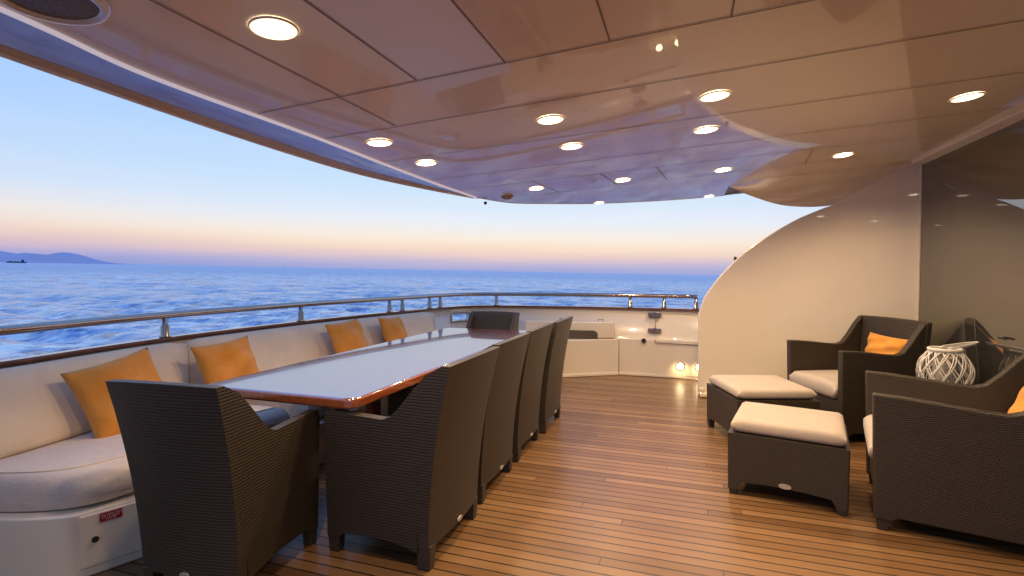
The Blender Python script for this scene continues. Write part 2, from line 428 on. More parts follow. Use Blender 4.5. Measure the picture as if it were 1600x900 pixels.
def ship():
    t = thing('cargo_ship', 'small dark cargo ship low on the horizon before the hazy island', 'ship')
    t.matrix_world = SEA_M @ Matrix.Translation((-2994, 3060, -1)) @ Matrix.Rotation(R(44), 4, 'Z') @ Matrix.Scale(.72, 4)
    mb = MB()
    mb.add([(-62, -7, 0), (55, -7, 0), (62, 0, 12), (50, 7, 0), (-58, 7, 0), (-66, -7, 11), (58, -7, 10), (58, 7, 10), (-66, 7, 11)],
           [(0, 1, 6, 5), (3, 4, 8, 7), (1, 2, 6), (2, 3, 7), (5, 6, 2, 7, 8), (0, 5, 8, 4), (0, 4, 3, 2, 1)])
    mb.build('hull', HULL, t)
    b = MB(); b.box((24, -6, 10), (44, 6, 22)); b.box((28, -6, 22), (42, 6, 27)); b.box((33, -2, 27), (38, 2, 33)); b.build('superstructure', HULL, t)
    c = MB(); c.box((-50, -5, 10.5), (-26, 5, 15)); c.box((-20, -5, 10.5), (14, 5, 14)); c.build('cargo_hatch', HULL, t)
    d = MB(); d.tube([(-40, 0, 15), (-40, 0, 26)], .8, 6); d.build('mast', HULL, t)
ship()

# ------------------------------------------------------------------ deck
mb = MB(); mb.add([(-3.7, -2.0, 0), (2.6, -2.0, 0), (2.6, 6.85, 0), (-3.7, 6.85, 0)], [(0, 1, 2, 3)])
struct(mb.build('floor', TEAK))

# ------------------------------------------------------------------ roof
ZC, SL = 2.29, .0725
zc = lambda x: ZC + SL * (x - 2.12)
strip = [(-1.0, -1.52), (0.0, -1.64), (.85, -1.705), (1.3, -1.775), (2.1, -1.775), (2.9, -1.80), (3.6, -1.81), (4.3, -1.80)]
mid = [(-1.0, -1.66), (0.0, -1.86), (.85, -1.955), (1.3, -1.985), (2.1, -2.025), (2.9, -2.025), (3.6, -1.95), (4.3, -1.83)]
lip = [(-1.0, -1.71), (0.0, -1.905), (.85, -1.995), (1.3, -2.035), (2.1, -2.09), (2.9, -2.09), (3.6, -1.99), (4.3, -1.84)]
cv = lambda a: catmull([(x, y, 0) for y, x in a], 8)
S, Mi, Li = cv(strip), cv(mid), cv(lip)
far = catmull([(-1.80, 4.3, 0), (-1.64, 4.82, 0), (-1.32, 5.17, 0), (-.87, 5.56, 0), (-.12, 5.93, 0), (.42, 6.05, 0)], 6)[1:]
roof = thing('deck_roof', 'glossy tan ceiling of the overhanging deck roof with seamed panels', 'ceiling')
mb = MB()
innerE = [(1.93, 5.24), (1.4, 5.19), (.9, 5.21), (.6, 5.28), (.42, 5.40)]
poly = [(p.x, p.y) for p in S] + [(p.x, p.y) for p in far] + innerE[::-1] + [(1.93, -1.0)]
mb.add([(x, y, zc(x)) for x, y in poly], [tuple(range(len(poly)))])
ceiling = mb.build('ceiling_panel', CEIL, roof)
bmx = bmesh.new(); bmx.from_mesh(ceiling.data); bmesh.ops.triangulate(bmx, faces=bmx.faces); bmx.to_mesh(ceiling.data); bmx.free()
# joints between the panels, 3 mm below them
sm = MB()
def joint(a, b, wd=.0065):
    a = Vector((*a, 0)); b = Vector((*b, 0)); d = (b - a).normalized(); nrm = Vector((-d.y, d.x, 0)) * wd / 2
    q = [a - nrm, b - nrm, b + nrm, a + nrm]
    sm.add([(v.x, v.y, zc(v.x) - .003) for v in q], [(0, 1, 2, 3)])
rows = [(-.6, 0), (.0, .01), (.60, .02), (1.795, .03), (2.262, .05), (2.875, .08), (3.53, .085), (4.04, .10), (4.62, .06)]
xl = lambda y: float(np.interp(y, [p.y for p in S], [p.x for p in S])) + .02
for y0, sl in rows:
    joint((max(xl(min(y0, 4.3)), -1.30 - (5.2 - y0) if y0 > 4.3 else -9), y0 + sl * -1.6), (1.91, y0 + sl * 1.9))
joint((.44, 5.37), (.9, 5.205)); joint((.9, 5.205), (1.88, 5.225))
def yr(k, x): return rows[k][0] + rows[k][1] * x
for k, xs in ((3, (-1.34, -.99, -.63, -.25, .137, .9)), (2, (-1.2, -.5, .3, 1.2)), (7, (-1.15, -.62, -.2, .87)), (8, (-.9,))):
    for x in xs:
        if k < 3 or k == 3: joint((x, yr(k - 1, x)), (x + .003, yr(k, x)), .006)
        elif k == 7: joint((x, yr(7, x)), (x + .06, yr(8, x)), .006)
joint((-1.345, yr(3, -1.34)), (-1.345, yr(4, -1.34)), .006)
sm.build('panel_joint', SEAM, roof)
# concave outer band, lip and its bright edges
bd = MB()
P = []
for a, b in zip(S, Mi):
    A = Vector((a.x, a.y, zc(a.x))); B = Vector((b.x, b.y, zc(b.x)))
    row = []
    wf = min(1, (b - a).length / .12)
    for t, dz in ((0, .004), (.04, .006), (.5, .011), (.97, .016), (1, .015)):
        q = A.lerp(B, t); q.z += dz * wf; row.append(q)
    pass
    P.append(row)
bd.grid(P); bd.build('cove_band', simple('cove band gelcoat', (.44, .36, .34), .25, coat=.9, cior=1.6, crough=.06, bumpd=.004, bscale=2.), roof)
lp = MB()
lp.grid([[(a.x, a.y, zc(a.x) + .014 * min(1, (c.x - a.x) / .12)), (b.x + .002, b.y, zc(b.x) + .002)] for a, b, c in zip(Mi, Li, S)])
lp.build('lip', simple('lip painted reflection', (.46, .36, .29), .35, coat=.3), roof)  # brown reflection of the interior painted into the lip colour
bd = MB(); bd.tube([(p.x, p.y, zc(p.x) - .003) for p in S], .0085, 10); bd.build('bead_trim', emis('bead trim painted gleam', (.86, .82, 1.), .42), roof)  # weak glow stands in for the sky's gleam along the bead
edge = [p for p in Li] + far
ed = MB(); ed.tube([(p.x, p.y, zc(p.x) + .006) for p in edge], .011, 8)
outer = [(p.x, p.y, zc(p.x)) for p in edge] + [(1.93, 6.10, zc(1.93))]
ed.grid([[(x, y, z), (x - (.16 if y < 4.5 else .02), y + (.16 if y > 4.5 else 0), z + .14)] for x, y, z in outer])
ed.build('fascia', simple('roof fascia', (.80, .76, .72), .3, coat=.5), roof)
tp = MB()
top = [(x - (.16 if y < 4.5 else .02), y + (.16 if y > 4.5 else 0)) for x, y, z in outer] + [(4.2, 6.2), (4.2, -1.0)]
tp.add([(x, y, zc(x) + .14 + .06) for x, y in top], [tuple(range(len(top)))])
tpo = tp.build('roof_top', GEL, roof)
# cove that turns the ceiling down into the side wing
cA = catmull([(.42, 5.40, 0), (.6, 5.28, 0), (.9, 5.21, 0), (1.4, 5.19, 0), (1.93, 5.24, 0)], 8)
cB = catmull([(.425, 5.42, 2.163), (.66, 5.50, 2.058), (.95, 5.49, 1.960), (1.32, 5.436, 1.945), (1.60, 5.347, 2.05), (1.93, 5.247, 2.22)], 8)
P = []
for a, b in zip(cA, cB):
    A = Vector((a.x, a.y, zc(a.x))); row = []
    for k in range(11):
        t = k / 10
        e = math.sin(t * PI / 2); g = 1 - math.cos(t * PI / 2)
        row.append(Vector((A.x + (b.x - A.x) * t, A.y + (b.y - A.y) * (.35 * t + .65 * e), A.z + (b.z - A.z) * (.45 * t + .55 * g))))
    P.append(row)
cvb = MB(); cvb.grid(P); cvb.build('cove_corner', GEL, roof)
fb = MB()
fb.grid([[b, Vector((b.x - .02, b.y + .03, b.z + .035)), Vector((b.x + .02, 6.06, zc(b.x) + .03))] for b in cB[:26]])
fb.build('cove_fascia', GEL, roof)

# ------------------------------------------------------------------ side wing (sloping bulwark wing up to the roof)
wing = thing('wing_wall', 'cream curved wing wall sweeping up from the deck edge to the roof', 'wall')
prof = catmull([(.16, 0, 0), (.16, 0, .45), (.155, 0, .80), (.16, 0, .885), (.212, 0, 1.05), (.285, 0, 1.17), (.37, 0, 1.29), (.516, 0, 1.455), (.65, 0, 1.575), (.80, 0, 1.686), (.93, 0, 1.772), (1.061, 0, 1.846), (1.236, 0, 1.922), (1.325, 0, 1.958), (1.40, 0, 2.06), (1.587, 0, 2.17), (1.93, 0, 2.30)], 4)
pp = [(p.x, p.z) for p in prof] + [(1.945, 0.0)]
mb = MB(); n = len(pp)
wy = lambda x: 5.828 - .3 * x          # the wing stands at a slant to the keel
mb.add([(x, wy(x), z) for x, z in pp] + [(x + .05, wy(x) + .30, z) for x, z in pp],
       [tuple(range(n)), tuple(range(n, 2 * n))[::-1]] + [(i, n + i, n + (i + 1) % n, (i + 1) % n) for i in range(n)])
mb.build('panel', GEL, wing, bevel=.022, seg=3)
mb = MB(); mb.tube([(.53, 5.80, 1.44), (.515, 5.80, 1.485)], [.022, .012], 10); mb.build('lamp_fitting', DARK, wing)
mb = MB(); mb.box((.18, 5.64, .004), (.32, 5.745, .055)); mb.box((.185, 5.655, .055), (.225, 5.73, .10)); mb.build('foot_bracket', GEL, wing, bevel=.012)

# ------------------------------------------------------------------ saloon door of dark glass
gd = thing('glass_door', 'dark tinted saloon glass door reflecting the wing wall and sky', 'door')
mb = MB(); mb.box((1.925, -1.2, .05), (1.94, 5.245, 2.255)); mb.build('pane', GLASS, gd)
mb = MB(); mb.box((1.905, -1.2, 0.002), (1.955, 5.238, .05)); mb.build('sill', GEL, gd)
mb = MB()
mb.grid([[(1.932, y, 2.236), (1.915, y, 2.236), (1.84, y, 2.244), (xx, y, zc(xx) + .004)] for y, xx in ((-1.2, 1.74), (3.4, 1.74), (5.21, 1.83))], smooth=False)
mb.build('head_trim', WHITEP, gd)
mb = MB(); mb.box((1.917, 5.228, .0), (1.93, 5.247, 2.235)); mb.build('jamb', GEL, gd)
mb = MB(); mb.tube([(1.923, 4.02, .905), (1.905, 4.02, .905), (1.905, 3.95, .905)], .007, 8); mb.build('handle', DARK, gd)

# ------------------------------------------------------------------ bulwark, cap and rail around the stern
pathp = [(-2.75, -1.6), (-3.0, -.6), (-3.18, .6), (-3.27, 1.57), (-3.36, 2.1), (-3.41, 2.65), (-3.40, 3.2), (-3.335, 4.0), (-3.24, 4.66), (-3.10, 5.30), (-2.93, 6.02), (-2.72, 6.38), (-2.25, 6.56), (-1.36, 6.67), (-.36, 6.66), (.17, 6.63), (2.2, 6.55)]
path = catmull([(x, y, 0) for x, y in pathp], 8)
def normals(pt):
    out = []
    for i in range(len(pt)):
        d = (pt[min(i + 1, len(pt) - 1)] - pt[max(i - 1, 0)]).normalized()
        out.append(Vector((d.y, -d.x, 0)))      # toward the deck
    return out
nor = normals(path)
bw = thing('bulwark', 'cream bulwark wall around the stern with varnished teak cap rail', 'wall')
holei = [i for i, p in enumerate(path) if -2.92 < p.x < -2.735 and p.y > 5.9]
h0, h1 = holei[0], holei[-1]
mb = MB()
def wallstrip(i0, i1, z0, z1):
    for side in (0, -.13):
        mb.grid([[path[i] + nor[i] * side + Vector((0, 0, z0)), path[i] + nor[i] * side + Vector((0, 0, z1))] for i in range(i0, i1 + 1)], smooth=True)
    for i in (i0, i1):
        a = path[i]; b = a - nor[i] * .13
        mb.add([(a.x, a.y, z0), (b.x, b.y, z0), (b.x, b.y, z1), (a.x, a.y, z1)], [(0, 1, 2, 3)])
    for z in (z0, z1):
        mb.grid([[path[i] + Vector((0, 0, z)), path[i] - nor[i] * .13 + Vector((0, 0, z))] for i in range(i0, i1 + 1)], smooth=False)
wallstrip(0, h0, -.3, .838); wallstrip(h1, len(path) - 1, -.3, .838)
HZ0, HZ1 = .665, .765
wallstrip(h0, h1, -.3, HZ0); wallstrip(h0, h1, HZ1, .838)
mb.build('wall_panel', GEL, bw)
mb = MB()
for a, b, z0, z1 in ((.030, -.045, .840, .868),):
    ring = []
    for i in range(len(path)):
        p = path[i]; n_ = nor[i]
        q = [p + n_ * a, p + n_ * (a - .01), p + n_ * (b + .01), p + n_ * b]
        ring.append([q[0] + Vector((0, 0, z0 + .008)), q[0] + Vector((0, 0, z1 - .008)), q[1] + Vector((0, 0, z1)), q[2] + Vector((0, 0, z1)), q[3] + Vector((0, 0, z1 - .01)), q[3] + Vector((0, 0, z0)), q[1] + Vector((0, 0, z0)), q[0] + Vector((0, 0, z0 + .008))])
    mb.grid(ring, smooth=False)
mb.build('cap_rail', TEAKCAP, bw)
# hawse hole frame
mb = MB()
loop = []
for i in range(h0, h1 + 1): loop.append(path[i] + nor[i] * .004 + Vector((0, 0, HZ0)))
for i in range(h1, h0 - 1, -1): loop.append(path[i] + nor[i] * .004 + Vector((0, 0, HZ1)))
mb.tube(loop, .013, 8, closed=True)
pc_ = path[(h0 + h1) // 2] + nor[(h0 + h1) // 2] * .03
mb.tube([path[h1] + nor[h1] * .03 + Vector((0, 0, HZ0)), path[h1] + nor[h1] * .05 + Vector((0, 0, HZ1 - .01))], .02, 8)
mb.build('fairlead_frame', STEEL, bw)
# stepped inner lining on the far side with locker
mb = MB()
low = [(-.77, 6.585), (.2, 6.60), (2.1, 6.54)]
mb.prism(low[:] + [(2.1, 6.62), (-.77, 6.65)], 0.0, .475)
mb.build('lower_lining', GEL, bw, bevel=.012)
mb = MB(); mb.prism([(-.765, 6.57), (.2, 6.585), (2.1, 6.525), (2.1, 6.55), (-.77, 6.60)], .003, .035); mb.build('skirting', GEL, bw, bevel=.004)
# gate in the far bulwark: groove lines and two hinges
gt = MB()
gt.tube([(-.325, 6.652, .70), (-.325, 6.652, .60)], .004, 6)
gt.tube([(-.325, 6.588, .47), (-.322, 6.582, .445), (-.30, 6.580, .437), (.2, 6.592, .425)], .006, 6)
gt.build('gate_joint', simple('gate joint shade', (.28, .22, .17), .6), bw)
for z in (.785, .585):
    hgm = MB(); hgm.box((-.415, 6.622, z - .024), (-.255, 6.655, z + .024)); hgm.tube([(-.335, 6.618, z - .035), (-.335, 6.618, z + .035)], .014, 8)
    hgm.build('hinge', STEEL, bw, bevel=.004)
kb = MB(); kb.tube([(-.463, 6.588, .455), (-.463, 6.560, .455)], [.03, .026], 16); kb.build('knob', DARK, bw)

lk = thing('corner_locker', 'cream corner locker with dark oblong recess built against the far bulwark', 'locker')
mb = MB(); mb.prism([(-.775, 6.575), (-1.43, 6.185), (-2.05, 5.98), (-2.5, 5.98), (-2.78, 6.20), (-2.6, 6.36), (-2.2, 6.50), (-1.36, 6.60), (-.775, 6.62)], .0, .470); mb.build('base', GEL, lk, bevel=.014)
mb = MB(); mb.prism([(-.765, 6.558), (-1.425, 6.168), (-2.04, 5.965), (-2.04, 5.99), (-1.43, 6.20), (-.79, 6.58)], .003, .035); mb.build('skirting', GEL, lk, bevel=.004)
mb = MB(); mb.prism([(-.83, 6.53), (-1.0, 6.44), (-1.95, 6.34), (-2.1, 6.46), (-1.36, 6.60), (-.83, 6.61)], .472, .69); mb.build('upper_box', GEL, lk, bevel=.02)
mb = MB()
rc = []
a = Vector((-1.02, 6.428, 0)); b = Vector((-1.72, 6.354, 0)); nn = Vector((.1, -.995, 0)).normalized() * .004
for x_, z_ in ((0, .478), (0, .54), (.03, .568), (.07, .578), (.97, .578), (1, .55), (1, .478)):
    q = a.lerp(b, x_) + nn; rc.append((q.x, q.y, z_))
mb.add(rc, [tuple(range(len(rc)))]); mb.build('recess', BLACKM, lk)  # flat sheet, the opening's shade is put into its colour
mb = MB()
for x_, y_ in ((-1.0, 6.52), (-1.5, 6.50)):
    mb = MB(); mb.tube([(x_ - .03, y_, .69), (x_ - .03, y_, .715), (x_ + .03, y_, .715), (x_ + .03, y_, .69)], .008, 6); mb.build('handle', STEEL, lk)
mb = MB(); mb.box((-1.455, 6.13, .19), (-1.40, 6.172, .25)); mb.build('latch', STEEL, lk, bevel=.004)
mb = MB(); mb.box((-1.455, 6.135, .10), (-1.405, 6.172, .14)); mb.build('latch', STEEL, lk, bevel=.004)

# courtesy lamps on the far lining
def courtesy(x, y, label, lit=True):
    t = thing('courtesy_lamp', label, 'lamp', (x, y, .157), 0, 'round courtesy lamps on the far bulwark')
    m1 = MB(); m1.tube([(0, 0, 0), (0, -.014, 0)], [.052, .046], 24); m1.build('bezel', STEEL, t)
    m2 = MB(); m2.tube([(0, -.0145, 0), (0, -.019, 0)], [.041, .036], 24); m2.build('lens', emis('courtesy lens', (1., .80, .48), 16.), t)
    ld = bpy.data.lights.new('bulb', 'SPOT'); ld.energy = 2.2; ld.color = (1, .66, .32); ld.spot_size = R(140); ld.spot_blend = .8; ld.shadow_soft_size = .03
    lo = bpy.data.objects.new('bulb', ld); col.objects.link(lo); lo.parent = t; lo.location = (0, -.06, 0); lo.rotation_euler = (R(60), 0, 0)
    return t
courtesy(-.02, 6.588, 'round lit courtesy lamp low on the far bulwark, fully in view')
courtesy(.205, 6.592, 'lit courtesy lamp partly hidden behind the wing wall edge')

# handrail
hr = thing('handrail', 'polished stainless steel handrail on short posts above the teak cap', 'railing')
hp = [(p - nor[i] * .008) for i, p in enumerate(path) if p.x < .22 or p.y < 5]
hn = len(hp)
mb = MB(); mb.tube([(p.x, p.y, 1.022) for p in hp], .026, 14); mb.build('top_rail', STEEL, hr)
posts = [(-3.02, -.35), (-3.36, .9), (257, None), (485, None), (615, None), (633, None), (671, None), (686, None), (780, None), (985, None), (1038, None), (1085, None)]
ptn = [(-3.065, -.45), (-3.245, .75), (-3.444, 2.55), (-3.40, 3.82), (-3.20, 5.02), (-3.15, 5.22), (-3.03, 5.70), (-2.98, 5.90), (-2.43, 6.52), (-.64, 6.71), (-.22, 6.70), (.155, 6.68)]
for x, y in ptn:
    i = min(range(hn), key=lambda k: (hp[k].x - x) ** 2 + (hp[k].y - y) ** 2)
    j = i + 1 if i + 1 < hn else i - 1
    # slide to the nearest point of the segment
    best = min((hp[a].lerp(hp[a + 1], t / 10) for a in (max(i - 1, 0), min(i, hn - 2)) for t in range(11)), key=lambda q: (q.x - x) ** 2 + (q.y - y) ** 2)
    pm = MB(); pm.lathe([(.0, 0), (.036, 0), (.036, .008), (.031, .014), (.030, .080), (.021, .088), (.020, .145), (0, .145)], 14, c=(best.x, best.y, .868))
    pm.build('post', STEEL, hr)

# ------------------------------------------------------------------ sofa bench
so = thing('bench_sofa', 'long cream upholstered bench sofa curving along the stern bulwark', 'sofa')
front = catmull([(-3.12, 1.25, 0), (-2.98, 1.27, 0), (-2.78, 1.31, 0), (-2.57, 1.385, 0), (-2.45, 1.47, 0), (-2.40, 1.60, 0), (-2.385, 1.8, 0), (-2.40, 2.6, 0), (-2.40, 3.8, 0), (-2.42, 4.8, 0), (-2.55, 5.45, 0), (-2.8, 5.75, 0)], 6)
def back_x(y): return float(np.interp(y, [p.y for p in path if p.x < -2.8 and p.y < 6.1], [p.x for p in path if p.x < -2.8 and p.y < 6.1]))
bk = [Vector((back_x(y) + .01, y, 0)) for y in np.linspace(5.75, 1.22, 20)]
bf = [(-3.12, 1.215), (-2.95, 1.235), (-2.78, 1.27), (-2.64, 1.31), (-2.53, 1.355), (-2.47, 1.39), (-2.436, 1.415), (-2.332, 1.665), (-2.322, 1.74), (-2.32, 1.9)]
outl = bf + [(p.x + .06, p.y) for p in front if p.y > 2.0] + [(p.x, p.y) for p in bk]
mb = MB(); mb.prism(outl, 0.0, .285); base = mb.build('base', GEL, so, bevel=.01)
# seat cushions: swept rounded front along the bench, split into two
def seat_cushion(i0, i1):
    mb = MB(); P = []
    for i in range(i0, i1 + 1):
        p = front[i]; d = (front[min(i + 1, len(front) - 1)] - front[max(i - 1, 0)]).normalized(); n_ = Vector((-d.y, d.x, 0))   # inward
        # inward = toward the bulwark
        if n_.x > 0 and p.y > 1.6: n_ = -n_
        t = (i - i0) / max(1, i1 - i0)
        bx = back_x(min(max(p.y, 1.22), 5.7)) + .08
        tgt = Vector((bx, max(p.y, 1.30), 0))
        dd = tgt - p
        ln_ = dd.length; dd = dd.normalized()
        e = min(1, min(i - i0, i1 - i) / 1.0); dz = -.012 * (1 - e)
        row = []
        for u, z in ((.05, .288), (.012, .30), (-.012, .335), (-.014, .375), (.004, .415), (.04, .440), (.10, .452 + dz), (.2, .455 + dz), (.4, .452 + dz), (ln_, .44)):
            row.append(p + dd * min(u, ln_) + Vector((0, 0, z)))
        P.append(row)
    mb.grid(P)
    for r_ in (P[0], P[-1]): mb.add(r_, [tuple(range(len(r_)))])
    o = mb.build('seat_cushion', SEATF, so)
    pm = MB(); pm.tube([r_[6] + Vector((0, 0, .0015)) for r_ in P], .0035, 6); pm.build('piping', CREAM, o)
    return o
nf = len(front)
seat_cushion(0, 42); seat_cushion(43, nf - 1)
def back_cushion(ya, yb):
    mb = MB(); P = []; k = max(8, int((yb - ya) / .12))
    for i in range(k + 1):
        y = ya + (yb - ya) * i / k; x = back_x(y)
        e = min(1., min(y - ya, yb - y) / .06); e = math.sqrt(max(0, 1 - (1 - e) ** 2)) * .9 + .1
        wv = .008 * math.sin(y * 9) + .006 * math.sin(y * 23)
        sec = [(.015, .46), (.015, .80), (.03, .828), (.06, .838), (.10, .828), (.135, .79), (.165, .72), (.205 + wv, .62), (.245 + wv, .53), (.262, .48), (.255, .452), (.23, .443), (.015, .443)]
        cx, cz = .12, .64
        P.append([(x + cx + (u - cx) * (e if u > .05 else 1), y, cz + (z - cz) * (.9 + .1 * e)) for u, z in sec])
    mb.grid(P)
    for r_ in (P[0], P[-1]): mb.add(r_, [tuple(range(len(r_)))])
    return mb.build('back_cushion', CREAM, so)
back_cushion(1.10, 2.62); back_cushion(2.625, 5.62)
# locker door in the base, with lock, hinges and sticker
Mdoor = Matrix.Translation((-2.395, 1.43, 0)) @ Matrix.Rotation(math.atan2(.035, .28), 4, 'Z').inverted()
ang = math.atan2(.29, .035)
Md = Matrix.Translation((-2.432, 1.424, .01)) @ Matrix.Rotation(math.atan2(.25, .104), 4, 'Z')
def dbox(mb, x0, x1, z0, z1, d0, d1): mb.box((x0, -d1, z0), (x1, -d0, z1), M=Md)
mb = MB(); dbox(mb, 0, .232, .035, .264, -.03, .010)
door = mb.build('locker_door', GEL, so, bevel=.006)
mb = MB(); mb.tube([Md @ Vector((.050, -.009, .152)), Md @ Vector((.050, -.016, .152))], .013, 16); mb.build('lock', DARK, door)
for z in (.228, .125):
    mb = MB(); dbox(mb, .229, .246, z, z + .026, -.02, .018); mb.build('hinge', DARK, door)
mb = MB(); dbox(mb, .066, .146, .218, .256, -.005, .0125)
st = mb.build('sticker', RED, door)
mb = MB()
random.seed(3)
for row, (x0, x1, z) in enumerate(((.071, .141, .243), (.075, .137, .233), (.088, .125, .224))):      # worn lettering, too small to read
    x = x0
    while x < x1:
        wd = random.uniform(.0022, .0042)
        dbox(mb, x, x + wd, z, z + .0062, .0120, .0131); x += wd + (.0016 if random.random() < .8 else .005)
mb.build('lettering', simple('sticker lettering', (.62, .45, .45), .5), st)

# ------------------------------------------------------------------ table
tb = thing('dining_table', 'long varnished mahogany dining table reflecting the evening sky', 'table')
def rr_poly(x0, x1, y0, y1, r, n=6):
    out = []
    for cx, cy, a0 in ((x1 - r, y0 + r, -90), (x1 - r, y1 - r, 0), (x0 + r, y1 - r, 90), (x0 + r, y0 + r, 180)):
        for k in range(n + 1):
            a = R(a0 + 90 * k / n); out.append((cx + r * math.cos(a), cy + r * math.sin(a)))
    return out
mb = MB(); mb.prism(rr_poly(-2.335, -1.405, 1.925, 4.80, .07), .690, .742)
top_ = mb.build('tabletop', [MAHO, MAHO_TOP], tb, bevel=.014, seg=4)
for pl_ in top_.data.polygons:
    if pl_.normal.z > .9: pl_.material_index = 1
for y in (2.75, 4.0):
    mb = MB(); mb.lathe([(0, 0), (.20, 0), (.20, .02), (.07, .05), (.055, .2), (.055, .6), (.09, .68), (.16, .689), (0, .689)], 20, c=(-1.87, y, .002)); mb.build('pedestal', MAHO, tb)

# ------------------------------------------------------------------ wicker dining chairs
def yb(z): return -.215 - .115 * (z / .92) ** 2.0        # lean of the back's outer face
def flare(z): return .935 + .115 * (z / .92)
def make_chair():
    t = thing('dining_chair', '', 'chair')
    HW = .285
    # back panel
    mb = MB(); P = []; Q = []
    zs = [.0, .1, .2, .3, .4, .5, .6, .7, .8, .87, .905, .918, .92]
    for z in zs:
        f = flare(z); row = []; rowq = []
        for k in range(13):
            u = -1 + 2 * k / 12
            bulge = .020 * (1 - u * u)
            zz = z
            if z > .8: zz = z + .008 * (1 - u * u)
            zz = zz if z > 0 else .075 + .03 * (1 - u ** 4) - .07 * (abs(u) > .85)
            row.append((u * HW * f, yb(z) - bulge, zz)); rowq.append((u * HW * f, yb(z) - bulge + (.05 if z < .9 else .05 - .012 * (z > .91)), zz))
        P.append(row); Q.append(rowq)
    mb.grid(P); mb.grid(Q, flip=True)
    mb.grid([P[-1], Q[-1]]); mb.grid([P[0], Q[0]])
    mb.grid([[r_[0] for r_ in P], [r_[0] for r_ in Q]]); mb.grid([[r_[-1] for r_ in P], [r_[-1] for r_ in Q]])
    mb.build('backrest', WICK, t, bevel=.009)
    # arms: side panels
    for sgn in (-1, 1):
        mb = MB()
        yf = .275
        prof = [(yf, .075), (yf, .635), (yf - .012, .668), (yf - .04, .676), (.05, .666), (-.015, .662), (-.05, .676), (-.09, .715), (-.15, .79), (-.22, .875), (yb(.912) + .048, .912)]
        prof += [(yb(z) + .05, z) for z in (.8, .65, .5, .35, .2, .075)]
        prof += [(-.17, .075), (-.10, .095), (0, .108), (.12, .108), (.20, .10), (.222, .075)]
        n = len(prof); vs = []
        for s2 in (1., .0):
            for y, z in prof:
                x = HW * flare(z) - (0 if s2 else .048); vs.append((sgn * x, y, z))
        mb.add(vs, [tuple(range(n)), tuple(range(n, 2 * n))[::-1]] + [(i, n + i, n + (i + 1) % n, (i + 1) % n) for i in range(n)])
        mb.build('armrest', WICK, t, bevel=.009)
    mb = MB(); mb.box((-.225, -.215, .36), (.225, .27, .43)); mb.build('seat', WICK, t, bevel=.02)
    mb = MB(); mb.box((-.222, .235, .10), (.222, .262, .365)); mb.build('front_apron', WICK, t, bevel=.006)
    for sx in (-1, 1):
        for yy in (.25, -.195):
            mb = MB(); x = sx * (HW * .935 - .029)
            a = .029
            mb.add([(x - a * .8, yy - a * .8, 0), (x + a * .8, yy - a * .8, 0), (x + a * .8, yy + a * .8, 0), (x - a * .8, yy + a * .8, 0),
                    (x - a, yy - a, .11), (x + a, yy - a, .11), (x + a, yy + a, .11), (x - a, yy + a, .11)],
                   [(0, 3, 2, 1), (4, 5, 6, 7), (0, 1, 5, 4), (1, 2, 6, 5), (2, 3, 7, 6), (3, 0, 4, 7)])
            mb.build('leg', WICK, t, bevel=.004)
    mb = MB(); mb.tube([(0, yb(.1) - .021, .118), (0, yb(.1) - .026, .118)], .02, 14)
    tg = mb.build('tag', TAGM, t); tg.data.transform(Matrix.Translation((0, 0, .118)) @ Matrix.Diagonal((1.3, 1, .55, 1)) @ Matrix.Translation((0, 0, -.118)))
    return t
proto = make_chair()
chairs = [  # x, y, rz, sx, sy, label
    (-1.28, 2.225, R(90), 1.03, 1.08, 'dark wicker dining chair, nearest the camera of those facing the table side'),
    (-1.30, 2.895, R(90), 1.02, 1.06, 'dark wicker dining chair, second from the near end along the table side'),
    (-1.29, 3.565, R(90), 1, 1, 'dark wicker dining chair, third from the near end along the table side'),
    (-1.27, 4.225, R(90), 1, 1, 'dark wicker dining chair, farthest of the row along the table side'),
    (-1.885, 1.70, R(5), .86, 1.04, 'dark wicker dining chair at the near head of the table, back toward the camera'),
    (-1.93, 4.86, R(180), .92, .9, 'dark wicker dining chair at the far head of the table, facing the camera'),
]
for k, (x, y, rz, sx, sy, lb) in enumerate(chairs):
    c = proto if k == 0 else copy_tree(proto)
    c.location = (x, y, .001); c.rotation_euler = (0, 0, rz); c.scale = (sx, sy, {4: .975, 5: .965}.get(k, 1))
    c['label'] = lb; c['group'] = 'wicker chairs around the dining table'

# ------------------------------------------------------------------ cushions (pillows)
def pillow_mesh(w_, h_, t_, n=22, seed=0):
    rg = random.Random(seed); mb = MB()
    ph = [rg.uniform(0, 6) for _ in range(6)]
    for sgn in (1, -1):
        P = []
        for i in range(n + 1):
            u = -1 + 2 * i / n; row = []
            for j in range(n + 1):
                v = -1 + 2 * j / n
                pu = u * (1 - .075 * (1 - v * v)); pv = v * (1 - .075 * (1 - u * u))
                th = ((1 - abs(u) ** 2.6) * (1 - abs(v) ** 2.6)) ** .55
                wr = .015 * math.sin(5 * u + ph[0] + 2 * v) - .012 * math.sin(7 * v - 3 * u + ph[1]) + .006 * math.sin(11 * u * v + ph[2])
                row.append((pu * w_ / 2, sgn * (t_ / 2 * th + wr * th * .8), pv * h_ / 2))
            P.append(row)
        mb.grid(P, flip=(sgn < 0))
    return mb
def pillow(w_, h_, t_, loc, face, roll, lean, m, label, seed):
    """face: yaw of the pillow's front (-y local) direction, lean back, roll in plane"""
    mb = pillow_mesh(w_, h_, t_, seed=seed)
    o = mb.build('throw_pillow', m)
    o.matrix_world = Matrix.Translation(loc) @ Matrix.Rotation(face, 4, 'Z') @ Matrix.Rotation(lean, 4, 'X') @ Matrix.Rotation(roll, 4, 'Y')
    tag(o, label, 'pillow', 'orange throw pillows'); return o
